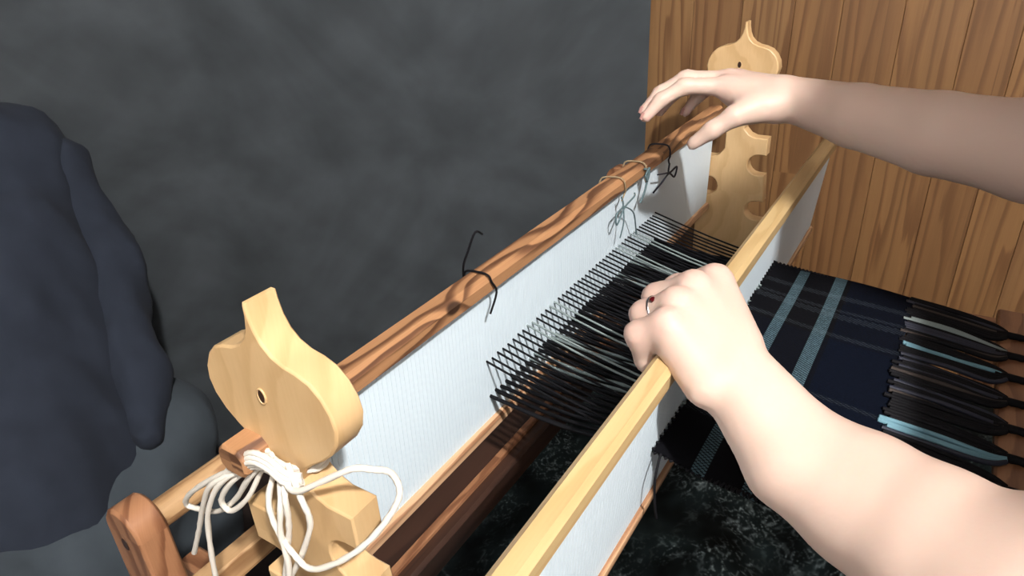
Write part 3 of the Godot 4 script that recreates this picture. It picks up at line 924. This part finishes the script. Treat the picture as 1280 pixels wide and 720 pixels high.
	L.append([0, V(0.52, 0.03, 0.37), hd + V(0.0, -0.07, 0.03), 0.056, 0.052, 0.03])
	L.append([0, ls, V(0.5, 0.0, 0.38), 0.05, 0.055, 0.03])
	L.append([0, rsh, V(0.56, 0.0, 0.38), 0.05, 0.055, 0.03])
	L.append([0, hd + V(0.0, 0.015, 0.015), hd + V(0, -0.015, -0.02), 0.084, 0.068, 0.03])
	L.append([0, hd + V(0, -0.035, -0.035), hd + V(0, -0.07, -0.053), 0.055, 0.034, 0.03])
	L.append([0, hd + V(0, -0.017, -0.085), hd + V(0, -0.047, -0.103), 0.010, 0.013, 0.012])
	L.append([0, hd + V(-0.011, -0.073, -0.089), hd + V(0.011, -0.075, -0.089), 0.008, 0.008, 0.01])
	for s in [-1.0, 1.0]:
		L.append([0, hd + V(s * 0.080, -0.015, 0.005), hd + V(s * 0.082, -0.05, 0.0), 0.014, 0.008, 0.01])
	var red := mcp + pip + rm + rt + tip
	var tint := func(p: Vector3) -> Color:
		var k := 0.0
		for q in red:
			k = maxf(k, 1.0 - p.distance_to(q) / 0.022)
		return Color(0.63, 0.465, 0.39).lerp(Color(0.62, 0.36, 0.32), clampf(k, 0.0, 1.0) * 0.55)
	for b in L:
		b[1] -= base; b[2] -= base
	var tint2 := func(p: Vector3) -> Color: return tint.call(p + base)
	put("body", body(L, 0.0042, 0.007, tint2).done(), M.skin, who)
	# eyes, hair, top, legs
	for s in [-1.0, 1.0]:
		var eb := Mb.new()
		tube(eb, PackedVector3Array([hd + V(s * 0.028 - 0.004, -0.018, -0.078) - base, hd + V(s * 0.028 + 0.004, -0.018, -0.078) - base]), 0.009, 8)
		put("eye", eb.done(), M.reed, who)
	put("hair", body([
		[0, hd + V(0.0, 0.037, 0.03) - base, hd + V(0, -0.015, 0.055) - base, 0.084, 0.080, 0.03],
		[0, hd + V(0, -0.015, 0.055) - base, hd + V(-0.01, -0.10, 0.085) - base, 0.07, 0.05, 0.03]], 0.012, 0.02).done(), M.hair, who)
	put("shirt", body([
		[0, V(0.37, -0.03, 0.32) - base, V(0.68, -0.01, 0.32) - base, 0.075, 0.075, 0.05],
		[0, V(0.45, -0.06, 0.38) - base, V(0.48, -0.55, 0.50) - base, 0.11, 0.12, 0.06],
		[0, V(0.59, -0.06, 0.38) - base, V(0.58, -0.55, 0.50) - base, 0.11, 0.12, 0.06],
		[0, V(0.37, -0.05, 0.31) - base, V(0.356, -0.13, 0.245) - base, 0.066, 0.062, 0.02],
		[0, V(0.69, -0.03, 0.31) - base, V(0.716, -0.09, 0.235) - base, 0.066, 0.060, 0.02]], 0.014, 0.02).done(), M.shirt, who)
	put("trousers", body([
		[0, V(0.46, -0.6, 0.51) - base, V(0.60, -0.6, 0.51) - base, 0.13, 0.13, 0.05],
		[0, V(0.46, -0.65, 0.51) - base, V(0.45, -1.18, 0.50) - base, 0.10, 0.06, 0.03],
		[0, V(0.60, -0.65, 0.51) - base, V(0.62, -1.18, 0.50) - base, 0.10, 0.06, 0.03]], 0.016, 0.02).done(), M.navy, who)
	for x in [0.45, 0.62]:
		put("shoe", body([[0, V(x, -1.205, 0.52) - base, V(x, -1.215, 0.36) - base, 0.045, 0.035, 0.02]], 0.012, 0.02).done(), M.beam, who)
	# ring on the left ring finger
	var rr := []
	var ax: Vector3 = (pip[2] - mcp[2]).normalized()
	var ra := ax.cross(Vector3.RIGHT).normalized(); var rb := ax.cross(ra)
	var rc: Vector3 = mcp[2].lerp(pip[2], 0.62) - base
	for i in 17:
		rr.append(rc + (ra * cos(TAU * i / 16.0) + rb * sin(TAU * i / 16.0)) * 0.0108)
	put("finger_ring", yarn(rr, 0.0013, 6, 0, 2), M.silver, who)
	var gm := Mb.new()
	var gd := V(-0.35, 0.8, -0.1).normalized()
	tube(gm, PackedVector3Array([rc + gd * 0.0105, rc + gd * 0.0125, rc + gd * 0.0138]), 0.0034, 8, 0, 0.01, 0.0022)
	put("ring_stone", gm.done(), M.garnet, who)
	# nails of the right hand
	for k in 4:
		var d: Vector3 = (rt[k] - rd[k]).normalized()
		var upn: Vector3 = (V(-0.5, 0.5, -0.7) - d * d.dot(V(-0.5, 0.5, -0.7))).normalized()
		var sdv := d.cross(upn)
		var nm := Mb.new()
		for i in 6:
			for j in 5:
				var q := []
				for s in [[0, 0], [1, 0], [1, 1], [0, 1]]:
					var a: float = lerpf(-1.0, 1.0, (i + s[0]) / 6.0); var b: float = lerpf(-0.3, 1.15, (j + s[1]) / 5.0)
					var nn: Vector3 = (upn + sdv * a * 0.8).normalized()
					q.append([rt[k] - base + d * b * 0.0055 + upn * (0.0071 - a * a * 0.002 - maxf(b, 0.0) * 0.0022) * [1.0, 1.03, 0.98, 0.9][k] + sdv * a * 0.0048, nn])
				nm.quad(q[0][0], q[1][0], q[2][0], q[3][0], q[0][1], q[1][1], q[2][1], q[3][1])
		put("fingernail", nm.done(), M.nail, who)
